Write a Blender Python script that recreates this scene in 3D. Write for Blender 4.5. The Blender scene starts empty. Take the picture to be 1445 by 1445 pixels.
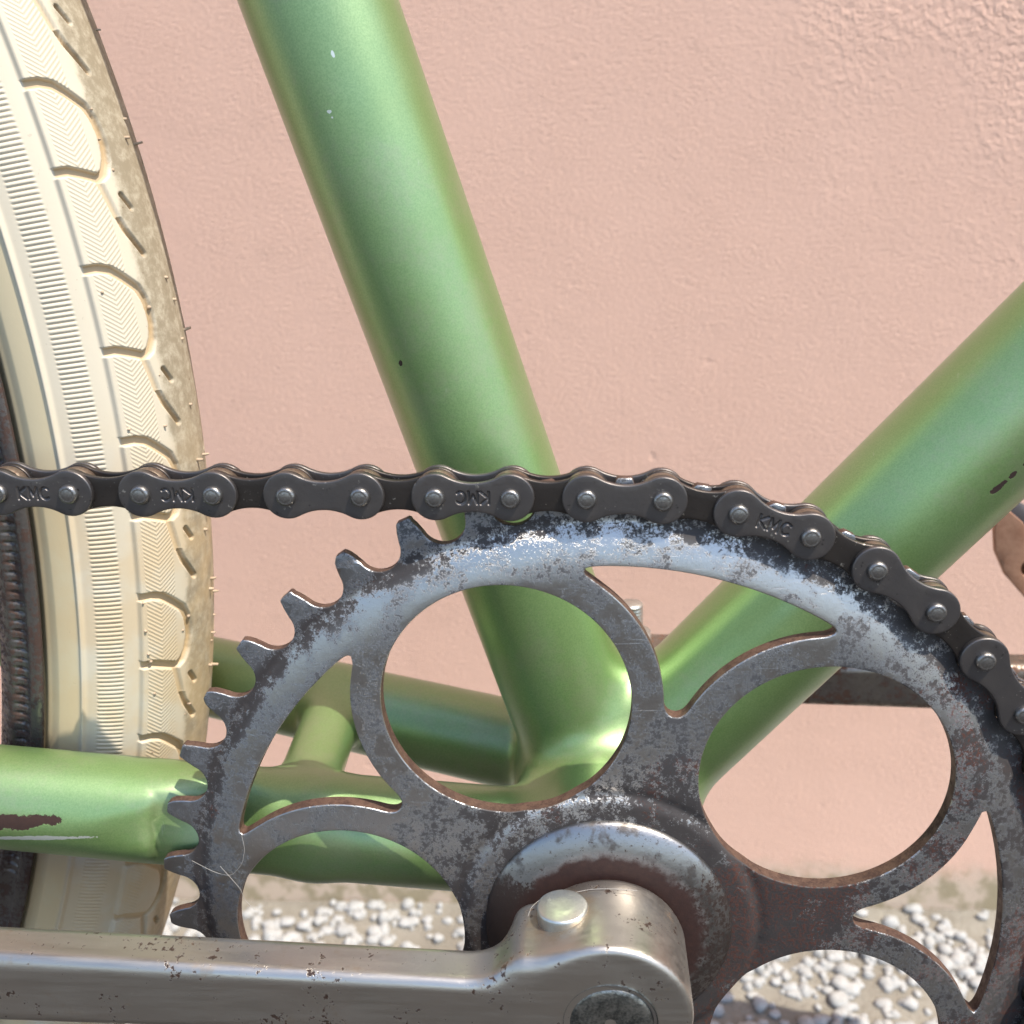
import bpy, math, random
import numpy as np
from mathutils import Vector, Matrix
from mathutils.geometry import delaunay_2d_cdt

# ------------------------------------------------------------------ camera, sky, sun, exposure
# Bicycle coordinates: millimetres, x along the bike (front = +x), y up, z out to the drive side.
# Blender metres = (x, -z, y) / 1000.  The chainring centre is the origin of the bicycle coordinates.
def B(p): return Vector((p[0] * .001, -p[2] * .001, p[1] * .001))
scn = bpy.context.scene
COL = scn.collection
cam_d = bpy.data.cameras.new("camera"); cam = bpy.data.objects.new("camera", cam_d); COL.objects.link(cam)
scn.camera = cam
cam_d.sensor_width = 36.0; cam_d.lens = 36.0 * 1444.8 / 1445
cam_d.clip_start = 0.004; cam_d.clip_end = 400
PITCH, YAW, ROLL = math.radians(-17.303), math.radians(4.792), math.radians(-2.432)
Mx = Matrix.Rotation(YAW, 3, 'Y') @ Matrix.Rotation(PITCH, 3, 'X') @ Matrix.Rotation(ROLL, 3, 'Z')
Cm = Matrix(((1, 0, 0), (0, 0, -1), (0, 1, 0)))
cam.matrix_world = Matrix.Translation(B((-1.22, 134.31, 164.11))) @ (Cm @ Mx).to_4x4()
cam_d.dof.use_dof = True; cam_d.dof.focus_distance = 0.196; cam_d.dof.aperture_fstop = 26

SUN = Vector((.43, .86, .25)).normalized()          # towards the sun, bicycle axes
sb = Vector((SUN.x, -SUN.z, SUN.y))
world = bpy.data.worlds.new("World"); scn.world = world; world.use_nodes = True
wn = world.node_tree.nodes; wl = world.node_tree.links; wn.clear()
sky = wn.new("ShaderNodeTexSky"); sky.sky_type = 'NISHITA'; sky.sun_disc = False
sky.sun_elevation = math.asin(sb.z); sky.sun_rotation = math.atan2(sb.x, sb.y)
bg = wn.new("ShaderNodeBackground"); bg.inputs[1].default_value = 0.12
wo = wn.new("ShaderNodeOutputWorld"); wl.new(sky.outputs[0], bg.inputs[0]); wl.new(bg.outputs[0], wo.inputs[0])
sl = bpy.data.lights.new("sun", 'SUN'); sl.energy = 2.9; sl.angle = math.radians(.5); sl.color = (1, .92, .80)
so = bpy.data.objects.new("sun", sl); COL.objects.link(so); so.rotation_euler = sb.to_track_quat('Z', 'Y').to_euler()
so.location = (0, 0, 3)
scn.view_settings.view_transform = 'Standard'; scn.view_settings.look = 'None'
scn.view_settings.gamma = 1; scn.view_settings.exposure = 1.28

rng = np.random.default_rng(7); random.seed(7)

# ------------------------------------------------------------------ material helpers
class NT:
    def __init__(s, name):
        s.m = bpy.data.materials.new(name); s.m.use_nodes = True
        s.t = s.m.node_tree; s.t.nodes.clear()
        s.out = s.t.nodes.new("ShaderNodeOutputMaterial")
        s.b = s.t.nodes.new("ShaderNodeBsdfPrincipled"); s.t.links.new(s.b.outputs[0], s.out.inputs[0])
        s._mm = None
    def set(s, sock, v):
        if hasattr(v, "is_output"): s.t.links.new(v, sock)
        elif isinstance(v, (tuple, list)) and len(v) == 3 and sock.type == 'RGBA': sock.default_value = (*v, 1)
        else: sock.default_value = v
    def p(s, **k):
        names = dict(color="Base Color", metal="Metallic", rough="Roughness", normal="Normal", coat="Coat Weight",
                     coat_rough="Coat Roughness", spec="Specular IOR Level", aniso="Anisotropic", sss="Subsurface Weight")
        for a, v in k.items(): s.set(s.b.inputs[names[a]], v)
        return s
    def math(s, op, a, b=0.0, c=0.0, clamp=False):
        n = s.t.nodes.new("ShaderNodeMath"); n.operation = op; n.use_clamp = clamp
        s.set(n.inputs[0], a); s.set(n.inputs[1], b); s.set(n.inputs[2], c); return n.outputs[0]
    def vmul(s, v, k):
        n = s.t.nodes.new("ShaderNodeVectorMath"); n.operation = 'MULTIPLY'; s.set(n.inputs[0], v); n.inputs[1].default_value = k
        return n.outputs[0]
    def vdist(s, v, p):
        n = s.t.nodes.new("ShaderNodeVectorMath"); n.operation = 'DISTANCE'; s.set(n.inputs[0], v); n.inputs[1].default_value = p
        return n.outputs["Value"]
    def mm(s):
        if s._mm is None:
            c = s.t.nodes.new("ShaderNodeTexCoord"); s._mm = s.vmul(c.outputs["Object"], (1000, 1000, 1000))
        return s._mm
    def xyz(s, v):
        n = s.t.nodes.new("ShaderNodeSeparateXYZ"); s.set(n.inputs[0], v); return n.outputs
    def noise(s, v, scale, detail=4, rough=.55, dist=0.0):
        n = s.t.nodes.new("ShaderNodeTexNoise"); s.set(n.inputs["Vector"], v)
        n.inputs["Scale"].default_value = scale; n.inputs["Detail"].default_value = detail
        n.inputs["Roughness"].default_value = rough; n.inputs["Distortion"].default_value = dist
        return n.outputs[0]
    def voro(s, v, scale, feature='F1'):
        n = s.t.nodes.new("ShaderNodeTexVoronoi"); n.feature = feature; s.set(n.inputs["Vector"], v); n.inputs["Scale"].default_value = scale
        return n.outputs["Distance"]
    def ramp(s, v, a, b, lo=0.0, hi=1.0):
        n = s.t.nodes.new("ShaderNodeMapRange"); n.interpolation_type = 'SMOOTHSTEP'
        s.set(n.inputs[0], v); s.set(n.inputs[1], a); s.set(n.inputs[2], b); s.set(n.inputs[3], lo); s.set(n.inputs[4], hi)
        return n.outputs[0]
    def mix(s, f, a, b):
        n = s.t.nodes.new("ShaderNodeMix"); n.data_type = 'RGBA'
        s.set(n.inputs[0], f); s.set(n.inputs[6], a); s.set(n.inputs[7], b); return n.outputs[2]
    def fmix(s, f, a, b):
        n = s.t.nodes.new("ShaderNodeMix"); n.data_type = 'FLOAT'
        s.set(n.inputs[0], f); s.set(n.inputs[2], a); s.set(n.inputs[3], b); return n.outputs[0]
    def bump(s, h, strength=1.0, dist=.001, normal=None):
        n = s.t.nodes.new("ShaderNodeBump"); s.set(n.inputs["Height"], h); s.set(n.inputs["Strength"], strength)
        n.inputs["Distance"].default_value = dist
        if normal is not None: s.set(n.inputs["Normal"], normal)
        return n.outputs[0]
    def uv(s):
        n = s.t.nodes.new("ShaderNodeUVMap"); n.uv_map = "arc"; return n.outputs[0]

# ------------------------------------------------------------------ mesh helpers
def mesh_np(name, V, F, mat=None, smooth=True, normals=None):
    """V (n,3) in bicycle mm; F list of tri/quad index arrays"""
    V = np.asarray(V, np.float64)
    W = np.stack([V[:, 0], -V[:, 2], V[:, 1]], 1) * .001
    m = bpy.data.meshes.new(name)
    Fs = [np.asarray(f, np.int32) for f in (F if isinstance(F, list) else [F]) if len(f)]
    loops = np.concatenate([f.ravel() for f in Fs])
    tot = np.concatenate([np.full(len(f), f.shape[1], np.int32) for f in Fs])
    start = np.concatenate([[0], np.cumsum(tot)[:-1]]).astype(np.int32)
    m.vertices.add(len(W)); m.vertices.foreach_set("co", W.ravel().astype(np.float32))
    m.loops.add(len(loops)); m.loops.foreach_set("vertex_index", loops)
    m.polygons.add(len(tot)); m.polygons.foreach_set("loop_start", start); m.polygons.foreach_set("loop_total", tot)
    m.update(calc_edges=True); m.validate()
    m.polygons.foreach_set("use_smooth", np.full(len(m.polygons), smooth, bool))
    if normals is not None:
        N = np.stack([normals[:, 0], -normals[:, 2], normals[:, 1]], 1)
        m.normals_split_custom_set_from_vertices([tuple(x) for x in N])
    if mat: m.materials.append(mat)
    return m
ROOTS = {}
def obj(name, mesh, parent=None, at=(0, 0, 0), rot=0.0, label=None):
    """at: bicycle mm (world); rot: turn about the drive-side axis"""
    o = bpy.data.objects.new(name, mesh); COL.objects.link(o)
    w = B(at)
    if parent is not None:
        o.parent = parent; w = w - ROOTS[parent.name]
    o.location = w; o.rotation_euler = (0, -rot, 0)
    ROOTS[o.name] = B(at)
    if label: o["label"] = label
    return o
def tag(o, label, cat=None, group=None, kind=None):
    o["label"] = label
    if cat: o["category"] = cat
    if group: o["group"] = group
    if kind: o["kind"] = kind
    return o
def lathe(prof, n=48, axis='z'):
    """prof list of (r, h); closed ends where r == 0; spun about z (or y)"""
    prof = np.array(prof, float); k = len(prof)
    a = np.linspace(0, 2 * np.pi, n, endpoint=False)
    V = np.stack([np.outer(np.cos(a), prof[:, 0]), np.outer(np.sin(a), prof[:, 0]), np.tile(prof[:, 1], (n, 1))], -1).reshape(-1, 3)
    F = []
    for i in range(n):
        j = (i + 1) % n
        for q in range(k - 1): F.append((i * k + q, j * k + q, j * k + q + 1, i * k + q + 1))
    if axis == 'y': V = np.stack([V[:, 0], V[:, 2], -V[:, 1]], 1)
    return V, np.array(F)
def seg_dist(P, loops, chunk=4000):
    A = np.concatenate([l for l in loops]); Bq = np.concatenate([np.roll(l, -1, 0) for l in loops])
    d = np.empty(len(P)); AB = Bq - A; L2 = (AB ** 2).sum(1) + 1e-12
    for s in range(0, len(P), chunk):
        p = P[s:s + chunk, None, :]; t = np.clip(((p - A) * AB).sum(2) / L2, 0, 1)
        q = A + t[..., None] * AB; d[s:s + chunk] = np.sqrt(((p - q) ** 2).sum(2).min(1))
    return d
def inside(P, loops):
    c = np.zeros(len(P), int)
    for l in loops:
        A = l; C = np.roll(l, -1, 0)
        for (x1, y1), (x2, y2) in zip(A, C):
            if y1 == y2: continue
            k = ((y1 > P[:, 1]) != (y2 > P[:, 1]))
            c[k] += (P[k, 0] < (x2 - x1) * (P[k, 1] - y1) / (y2 - y1) + x1)
    return c % 2 == 1
def plate(outer, holes, grid, zf, thick, e=.15, extra=None, back_e=0.0):
    """flat part cut from sheet: dense front with rolled edges, relief zf(x, y), side walls and back"""
    loops = [np.asarray(outer, float)] + [np.asarray(h, float) for h in holes]
    pts = []; edges = []; nb = 0
    for l in loops:
        n = len(l); pts.append(l); edges += [(nb + i, nb + (i + 1) % n) for i in range(n)]; nb += n
    bnd = np.concatenate(pts)
    # inset rows
    ins = []
    for k, l in enumerate(loops):
        t = np.roll(l, -1, 0) - np.roll(l, 1, 0); t /= np.linalg.norm(t, axis=1)[:, None] + 1e-12
        nrm = np.stack([-t[:, 1], t[:, 0]], 1)
        ar = .5 * np.sum(l[:, 0] * np.roll(l[:, 1], -1) - np.roll(l[:, 0], -1) * l[:, 1])
        sgn = (1 if ar > 0 else -1) * (1 if k == 0 else -1)
        for f in (.3, .65, 1.0): ins.append(l + nrm * sgn * e * f)
    ins = np.concatenate(ins)
    lo = bnd.min(0); hi = bnd.max(0)
    gx = np.arange(lo[0], hi[0], grid); gy = np.arange(lo[1], hi[1], grid * .866)
    G = np.stack(np.meshgrid(gx, gy, indexing='ij'), -1); G[:, ::2, 0] += grid / 2; G = G.reshape(-1, 2)
    if extra is not None: G = np.concatenate([G, extra])
    G = G[inside(G, loops)]; G = G[seg_dist(G, loops) > e * 1.35 + .25 * grid]
    ok = inside(ins, loops); di = seg_dist(ins, loops); ins = ins[ok & (di > e * .25)]
    P = np.concatenate([bnd, ins, G])
    res = delaunay_2d_cdt([Vector(p) for p in P], edges, [], 0, 1e-7)
    v = np.array([tuple(x) for x in res[0]]); tri = np.array([f for f in res[2] if len(f) == 3])
    cen = v[tri].mean(1); tri = tri[inside(cen, loops)]
    a = v[tri]; ar = (a[:, 1, 0] - a[:, 0, 0]) * (a[:, 2, 1] - a[:, 0, 1]) - (a[:, 1, 1] - a[:, 0, 1]) * (a[:, 2, 0] - a[:, 0, 0])
    tri[ar < 0] = tri[ar < 0][:, ::-1]; tri = tri[np.abs(ar) > 1e-9]
    d = seg_dist(v, loops); z0 = zf(v[:, 0], v[:, 1])
    dd = np.clip(d, 0, e); drop = e - np.sqrt(np.maximum(e * e - (e - dd) ** 2, 0))
    n = len(v)
    tk = thick if callable(thick) else (lambda x, y: x * 0 + thick)
    front = np.column_stack([v, z0 - drop]); back = np.column_stack([v, z0 - tk(v[:, 0], v[:, 1])])
    V = [front, back]; F3 = [tri, tri[:, ::-1] + n]; F4 = []; base = 2 * n
    for k, l in enumerate(loops):
        m = len(l); zz = zf(l[:, 0], l[:, 1])
        V += [np.column_stack([l, zz - e]), np.column_stack([l, zz - tk(l[:, 0], l[:, 1])])]
        i = np.arange(m); j = (i + 1) % m
        arl = .5 * np.sum(l[:, 0] * np.roll(l[:, 1], -1) - np.roll(l[:, 0], -1) * l[:, 1])
        q = np.stack([base + i, base + m + i, base + m + j, base + j], 1)
        if (arl > 0) != (k == 0): q = q[:, ::-1]
        F4.append(q); base += 2 * m
    return np.concatenate(V), [np.concatenate(F3), np.concatenate(F4)]
def arc(cx, cy, r, a0, a1, n): 
    a = np.linspace(a0, a1, n); return np.stack([cx + r * np.cos(a), cy + r * np.sin(a)], 1)
# signed distance pieces
def smin(a, b, k): h = np.maximum(k - np.abs(a - b), 0) / k; return np.minimum(a, b) - h * h * k * .25
def smax(a, b, k): return -smin(-a, -b, k)
def cone(P, a, b, ra, rb):
    a = np.array(a, float); b = np.array(b, float); ab = b - a
    t = np.clip(((P - a) @ ab) / (ab @ ab), 0, 1)
    return np.linalg.norm(P - a - t[..., None] * ab, axis=-1) - (ra + (rb - ra) * t)
def rbox(q, hx, hy, hz, r):
    d = np.stack([np.abs(q[0]) - (hx - r), np.abs(q[1]) - (hy - r), np.abs(q[2]) - (hz - r)], -1)
    return np.linalg.norm(np.maximum(d, 0), axis=-1) + np.minimum(d.max(-1), 0) - r
def rcyl(P, c, r, z0, z1, e):
    rr = np.hypot(P[..., 0] - c[0], P[..., 1] - c[1]); d = np.stack([rr - r + e, np.abs(P[..., 2] - (z0 + z1) / 2) - (z1 - z0) / 2 + e], -1)
    return np.linalg.norm(np.maximum(d, 0), axis=-1) + np.minimum(d.max(-1), 0) - e
def surface_nets(f, lo, hi, h, iters=4):
    lo = np.array(lo, float); n = np.ceil((np.array(hi) - lo) / h).astype(int) + 1
    ax = [lo[i] + h * np.arange(n[i]) for i in range(3)]
    D = np.empty(n, np.float32)
    for i in range(n[0]):
        P = np.stack(np.meshgrid([ax[0][i]], ax[1], ax[2], indexing='ij'), -1)[0]; D[i] = f(P)
    S = D < 0
    C = np.zeros(n - 1, np.int8)
    for dx in (0, 1):
        for dy in (0, 1):
            for dz in (0, 1): C += S[dx:n[0] - 1 + dx, dy:n[1] - 1 + dy, dz:n[2] - 1 + dz]
    act = (C > 0) & (C < 8); idx = -np.ones(n - 1, np.int64); cells = np.argwhere(act); idx[act] = np.arange(len(cells))
    acc = np.zeros((len(cells), 3)); cnt = np.zeros(len(cells))
    cor = [np.array(c) for c in np.ndindex(2, 2, 2)]
    for a in cor:
        for k in range(3):
            if a[k]: continue
            b = a.copy(); b[k] = 1
            va = D[tuple((cells + a).T)]; vb = D[tuple((cells + b).T)]; m = (va < 0) != (vb < 0)
            t = np.where(m, va / np.where(m, va - vb, 1), 0)
            p = a + np.outer(t, (b - a)); acc[m] += p[m]; cnt[m] += 1
    V = lo + (cells + acc / cnt[:, None]) * h
    Q = []
    for k in range(3):
        u, w = (k + 1) % 3, (k + 2) % 3
        s0 = S.take(range(n[k] - 1), k); s1 = S.take(range(1, n[k]), k)
        for flip, m in ((0, s0 & ~s1), (1, ~s0 & s1)):
            e = np.argwhere(m); e = e[(e[:, u] > 0) & (e[:, w] > 0) & (e[:, u] < n[u] - 1) & (e[:, w] < n[w] - 1)]
            def g(du, dw):
                c = e.copy(); c[:, u] -= du; c[:, w] -= dw; return idx[tuple(c.T)]
            q = np.stack([g(1, 1), g(0, 1), g(0, 0), g(1, 0)], 1)
            Q.append(q[:, ::-1] if flip else q)
    Q = np.concatenate(Q); Q = Q[(Q >= 0).all(1)]
    def grad(P, e=.05):
        return np.stack([(f(P + np.eye(3)[i] * e) - f(P - np.eye(3)[i] * e)) / (2 * e) for i in range(3)], -1)
    for _ in range(iters):
        g = grad(V); V = V - np.clip(f(V) / np.maximum((g ** 2).sum(-1), .2), -h, h)[:, None] * g * .9
    g = grad(V, .12); N = g / (np.linalg.norm(g, axis=1)[:, None] + 1e-9)
    return V, Q, N

# ------------------------------------------------------------------ materials
def mat_wall():
    m = NT("pink_stucco"); v = m.mm(); x, y, z = m.xyz(v)      # local: x along, y depth, z up
    n1 = m.noise(v, .012, 4); n2 = m.noise(v, .16, 5, .6); n3 = m.noise(v, .5, 3)
    col = m.mix(n1, (.68, .435, .335), (.72, .475, .37))
    col = m.mix(m.ramp(m.noise(v, .05, 5, .7), .55, .8, 0, .30), col, (.52, .34, .265))
    spots = m.ramp(m.noise(v, .11, 2), .74, .80, 0, .35); col = m.mix(spots, col, (.33, .20, .16))
    # weathered foot of the wall: limewash lost, grey-green growth
    hgt = m.math('ADD', z, m.math('MULTIPLY', m.math('SUBTRACT', m.noise(v, .06, 5, .65), .5), 26.0))
    foot = m.ramp(hgt, 14.0, 34.0, 1, 0)
    col = m.mix(m.math('MULTIPLY', foot, .85), col, m.mix(m.ramp(m.noise(v, .09, 4), .42, .6), (.50, .42, .33), (.26, .24, .15)))
    rough_area = m.ramp(m.math('ADD', m.math('MULTIPLY', x, .0022), m.math('ADD', m.math('MULTIPLY', z, .0019), m.math('MULTIPLY', m.math('SUBTRACT', n1, .5), 1.1))), .80, 1.45, .11, 1.0)
    h = m.math('ADD', m.math('MULTIPLY', n2, .45), m.math('MULTIPLY', n3, .40))
    h = m.math('ADD', h, m.math('MULTIPLY', m.ramp(m.noise(v, .34, 3, .6, .4), .30, .66), m.math('MULTIPLY', rough_area, .95)))
    h = m.math('MULTIPLY', h, rough_area)
    soft = m.math('MULTIPLY', m.noise(m.vmul(v, (.8, 1, 1.25)), .58, 5, .72, .3), m.ramp(m.noise(v, .02, 3), .3, .7, .42, .80)); h = m.math('ADD', h, soft)
    pits = m.ramp(m.noise(v, .30, 3, .6), .66, .76); h = m.math('SUBTRACT', h, m.math('MULTIPLY', pits, m.ramp(n1, .35, .65, .05, .30)))
    col = m.mix(m.math('MULTIPLY', pits, .16), col, (.40, .25, .19))
    dents = m.ramp(m.noise(v, .085, 2, .5), .70, .77); h = m.math('SUBTRACT', h, m.math('MULTIPLY', dents, .25))
    m.p(color=col, rough=.93, spec=.25, normal=m.bump(h, .8, .0011)); return m.m
def mat_paint():
    m = NT("green_metallic_paint"); v = m.mm(); x, y, z = m.xyz(v)
    fl = m.noise(v, 3.2, 2, .7); n1 = m.noise(v, .03, 3)
    col = m.mix(m.ramp(fl, .3, .7), (.150, .275, .078), (.225, .36, .128))
    col = m.mix(m.ramp(n1, .35, .65, 0, .35), col, (.125, .235, .045))
    film = m.ramp(m.math('ADD', m.noise(v, .045, 5, .7), m.math('MULTIPLY', m.noise(v, .9, 3), .3)), .62, .82, 0, .30); col = m.mix(film, col, (.27, .29, .17))
    scr = m.noise(m.vmul(v, (1.1, .3, .12)), .8, 3, .7); col = m.mix(m.ramp(scr, .70, .73, 0, .30), col, (.36, .44, .30))
    # age: dust freckles, rusted chips
    fre = m.ramp(m.noise(v, .55, 2), .76, .79, 0, .6); col = m.mix(fre, col, (.30, .34, .18))
    wob = m.math('MULTIPLY', m.math('SUBTRACT', m.noise(v, .45, 5, .7), .5), 6.5)
    def chip(cx, cy, cz, sx, sz, rot=0.0):
        # ellipse in the side view, cx/cz = along / up
        dx = m.math('SUBTRACT', x, cx); dz = m.math('SUBTRACT', z, cz); c, s_ = math.cos(rot), math.sin(rot)
        u = m.math('DIVIDE', m.math('ADD', m.math('MULTIPLY', dx, c), m.math('MULTIPLY', dz, s_)), sx)
        w = m.math('DIVIDE', m.math('SUBTRACT', m.math('MULTIPLY', dz, c), m.math('MULTIPLY', dx, s_)), sz)
        d = m.math('SQRT', m.math('ADD', m.math('MULTIPLY', u, u), m.math('MULTIPLY', w, w)))
        d = m.math('ADD', d, m.math('MULTIPLY', wob, .30))
        near = m.ramp(y, 30.0, 60.0, 1, 0) if cy else 1.0
        return m.math('MULTIPLY', m.ramp(d, .93, 1.0, 1, 0), near)
    white = [chip(*a) for a in NICKS]; wm = white[0]
    for k in white[1:]: wm = m.math('MAXIMUM', wm, k)
    masks = [chip(*a) for a in CHIPS]
    rust = masks[0]
    for k in masks[1:]: rust = m.math('MAXIMUM', rust, k)
    pin = m.ramp(m.noise(v, .33, 1), .815, .825, 0, 1)
    rust = m.math('MAXIMUM', rust, m.math('MULTIPLY', pin, .0))
    col = m.mix(rust, col, m.mix(m.noise(v, .8, 3), (.020, .009, .007), (.045, .019, .013)))
    col = m.mix(wm, col, (.62, .66, .60))
    inv = m.math('SUBTRACT', 1.0, rust)
    h = m.math('SUBTRACT', m.math('MULTIPLY', m.noise(v, 1.4, 3), .10), rust)
    m.p(color=col, metal=m.math('MULTIPLY', inv, .6), rough=m.fmix(rust, .42, .9), coat=m.math('MULTIPLY', inv, .9), coat_rough=m.ramp(m.noise(v, .07, 4, .65), .3, .7, .30, .44),
        normal=m.bump(h, .5, .00025)); m.b.inputs['Coat IOR'].default_value = 1.85; return m.m
# rusted chips: along, side flag, up, half length, half height, turn
CHIPS = [(-119.0, 1, 20.4, 12.5, 1.7, .02), (76.0, 1, 76.6, 1.9, .75, .8), (78.6, 1, 79.2, .9, .5, .8), (80.6, 1, 81.4, .7, .4, .8), (-38.2, 1, 103.6, .40, .55, 0), (99, 1, 102, 1.5, .5, .8)]
NICKS = [(-46.0, 1, 159.2, .32, .65, .3), (-47.5, 1, 149.6, .5, .3, 0), (-47.1, 1, 148.6, .25, .22, 0), (-113.0, 1, 16.9, 11, .5, -.04), (52, 1, 46, .3, .3, 0)]
def mat_ring():
    m = NT("worn_chrome_steel"); v = m.mm(); x, y, z = m.xyz(v)
    r = m.math('SQRT', m.math('ADD', m.math('MULTIPLY', x, x), m.math('MULTIPLY', z, z)))
    c5 = lambda n, k: m.math('MULTIPLY', m.math('SUBTRACT', n, .5), k)
    broad = m.noise(v, .05, 4, .6); mid = m.noise(v, .20, 4, .6)
    # oxide gathers below the teeth, round the hub and on the front-lower half of the plate
    belt = m.math('MULTIPLY', m.ramp(r, 77.0, 79.2), m.ramp(r, 83.6, 81.2)); teeth = m.ramp(r, 80.0, 81.5)
    hub = m.ramp(r, 56.0, 27.0); side = m.ramp(m.math('SUBTRACT', m.math('MULTIPLY', x, .9), z), -42.0, 30.0)
    dens = m.math('ADD', m.math('ADD', c5(mid, .46), c5(broad, .30)), m.math('ADD', m.math('MULTIPLY', belt, .13), m.math('ADD', m.math('MULTIPLY', hub, .11), m.math('MULTIPLY', side, .075))))
    dens = m.math('ADD', dens, m.math('MULTIPLY', m.math('MULTIPLY', hub, side), .07))
    sp = m.noise(v, .95, 7, .76); fine = m.noise(v, 2.7, 5, .72)
    d1 = m.ramp(m.math('ADD', sp, dens), .575, .615); d2 = m.ramp(m.math('ADD', fine, m.math('MULTIPLY', dens, .8)), .575, .625)
    dark = m.math('MAXIMUM', d1, m.math('MULTIPLY', d2, .85))
    veil = m.ramp(m.math('ADD', mid, c5(broad, .8)), .42, .62)
    rz = m.ramp(m.math('ADD', m.noise(v, .075, 3), m.math('ADD', m.math('MULTIPLY', side, .22), m.math('MULTIPLY', hub, .12))), .60, .82)
    rs = m.math('ADD', m.noise(v, 1.5, 7, .78), m.math('ADD', m.math('MULTIPLY', rz, .16), m.math('MULTIPLY', belt, .05)))
    rust = m.ramp(rs, .655, .71)
    base = m.mix(veil, (.455, .445, .435), (.36, .36, .362)); base = m.mix(teeth, base, (.31, .315, .33))
    blk = m.mix(m.math('MAXIMUM', belt, m.math('MAXIMUM', hub, m.math('MULTIPLY', side, 1.3, 0, True))), (.070, .070, .073), (.026, .019, .017))
    col = m.mix(m.math('MULTIPLY', dark, .94), base, blk)
    col = m.mix(rust, col, m.mix(m.noise(v, 2.2, 4, .7), (.028, .013, .011), (.125, .042, .024)))
    rough = m.fmix(dark, m.fmix(veil, .33, .43), .60); rough = m.fmix(rust, rough, .88)
    metal = m.fmix(rust, m.fmix(dark, 1.0, .22), .05)
    scr = m.noise(m.vmul(v, (.05, 1, 2.6)), 1.0, 3, .7); scr = m.ramp(scr, .64, .68, 0, .7)
    h = m.math('ADD', m.math('MULTIPLY', dark, -.6), m.math('ADD', m.math('MULTIPLY', sp, .8), m.math('MULTIPLY', rust, .5)))
    h = m.math('SUBTRACT', m.math('ADD', h, m.math('MULTIPLY', fine, .15)), m.math('MULTIPLY', scr, .4))
    m.p(color=col, metal=metal, rough=rough, normal=m.bump(h, .42, .00017)); return m.m
def mat_flange():
    m = NT("hub_flange_chrome"); v = m.mm(); x, y, z = m.xyz(v)
    r = m.math('SQRT', m.math('ADD', m.math('MULTIPLY', x, x), m.math('MULTIPLY', z, z)))
    rr = m.math('ADD', r, m.math('MULTIPLY', m.math('SUBTRACT', m.noise(v, .3, 5, .7), .5), 4.5))
    side = m.math('SUBTRACT', 1.0, m.math('MAXIMUM', m.ramp(z, 5.0, 15.0), m.ramp(x, 9.0, 16.0, 0, .62)))
    inner = m.ramp(rr, 19.4, 16.8)
    sp = m.ramp(m.math('ADD', m.noise(v, 1.1, 7, .76), m.math('MULTIPLY', side, .30)), .575, .64)
    grime = m.ramp(m.math('ADD', m.noise(v, .25, 4, .6), m.math('MULTIPLY', side, .3)), .52, .68)
    col = m.mix(grime, (.33, .32, .31), (.14, .125, .115)); col = m.mix(sp, col, (.05, .035, .03))
    col = m.mix(inner, col, m.mix(m.noise(v, .9, 4), (.024, .013, .012), (.058, .027, .021)))
    m.p(color=col, metal=m.fmix(inner, m.fmix(sp, 1, .5), .25), rough=m.fmix(inner, m.fmix(grime, .34, .48), .58),
        normal=m.bump(m.noise(v, 1.2, 5, .7), .35, .00015)); return m.m
def mat_crank():
    m = NT("old_nickel_steel"); v = m.mm(); x, y, z = m.xyz(v)
    br = m.noise(v, .05, 3); gr = m.noise(m.vmul(v, (.35, 1, 1)), 1.6, 4, .65); pit = m.noise(v, .95, 4, .65)
    col = m.mix(m.ramp(br, .35, .65), (.50, .465, .42), (.42, .39, .35))
    pm = m.ramp(m.math('ADD', pit, m.math('MULTIPLY', m.math('SUBTRACT', m.noise(v, .15, 2), .5), .75)), .655, .69)
    col = m.mix(pm, col, m.mix(m.noise(v, 2, 2), (.022, .017, .014), (.055, .028, .018)))
    # brownish film of old grease and tan rust bloom
    cot = m.math('MULTIPLY', m.ramp(m.math('ADD', m.vdist(v, (-7.9, -13.0, 11.0)), m.math('MULTIPLY', m.math('SUBTRACT', m.noise(v, .5, 4), .5), 5.0)), 8.0, 4.2), .75)
    film = m.math('MAXIMUM', cot, m.ramp(m.noise(v, .16, 5, .65), .58, .74, 0, .5)); col = m.mix(film, col, (.33, .235, .15))
    dust = m.ramp(m.noise(v, 1.3, 2), .755, .78, 0, .45); col = m.mix(dust, col, (.55, .5, .42))
    h = m.math('SUBTRACT', m.math('MULTIPLY', gr, .5), m.math('MULTIPLY', pm, .35))
    strk = m.noise(m.vmul(v, (.06, .8, .8)), .9, 4, .65)
    m.p(color=col, metal=m.math('SUBTRACT', .95, m.math('MULTIPLY', m.math('MAXIMUM', pm, dust), .8)), rough=m.fmix(film, m.ramp(m.math('ADD', m.math('MULTIPLY', strk, .5), m.math('MULTIPLY', br, .5)), .38, .64, .31, .44), .55), normal=m.bump(h, .40, .00014)); return m.m
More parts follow.
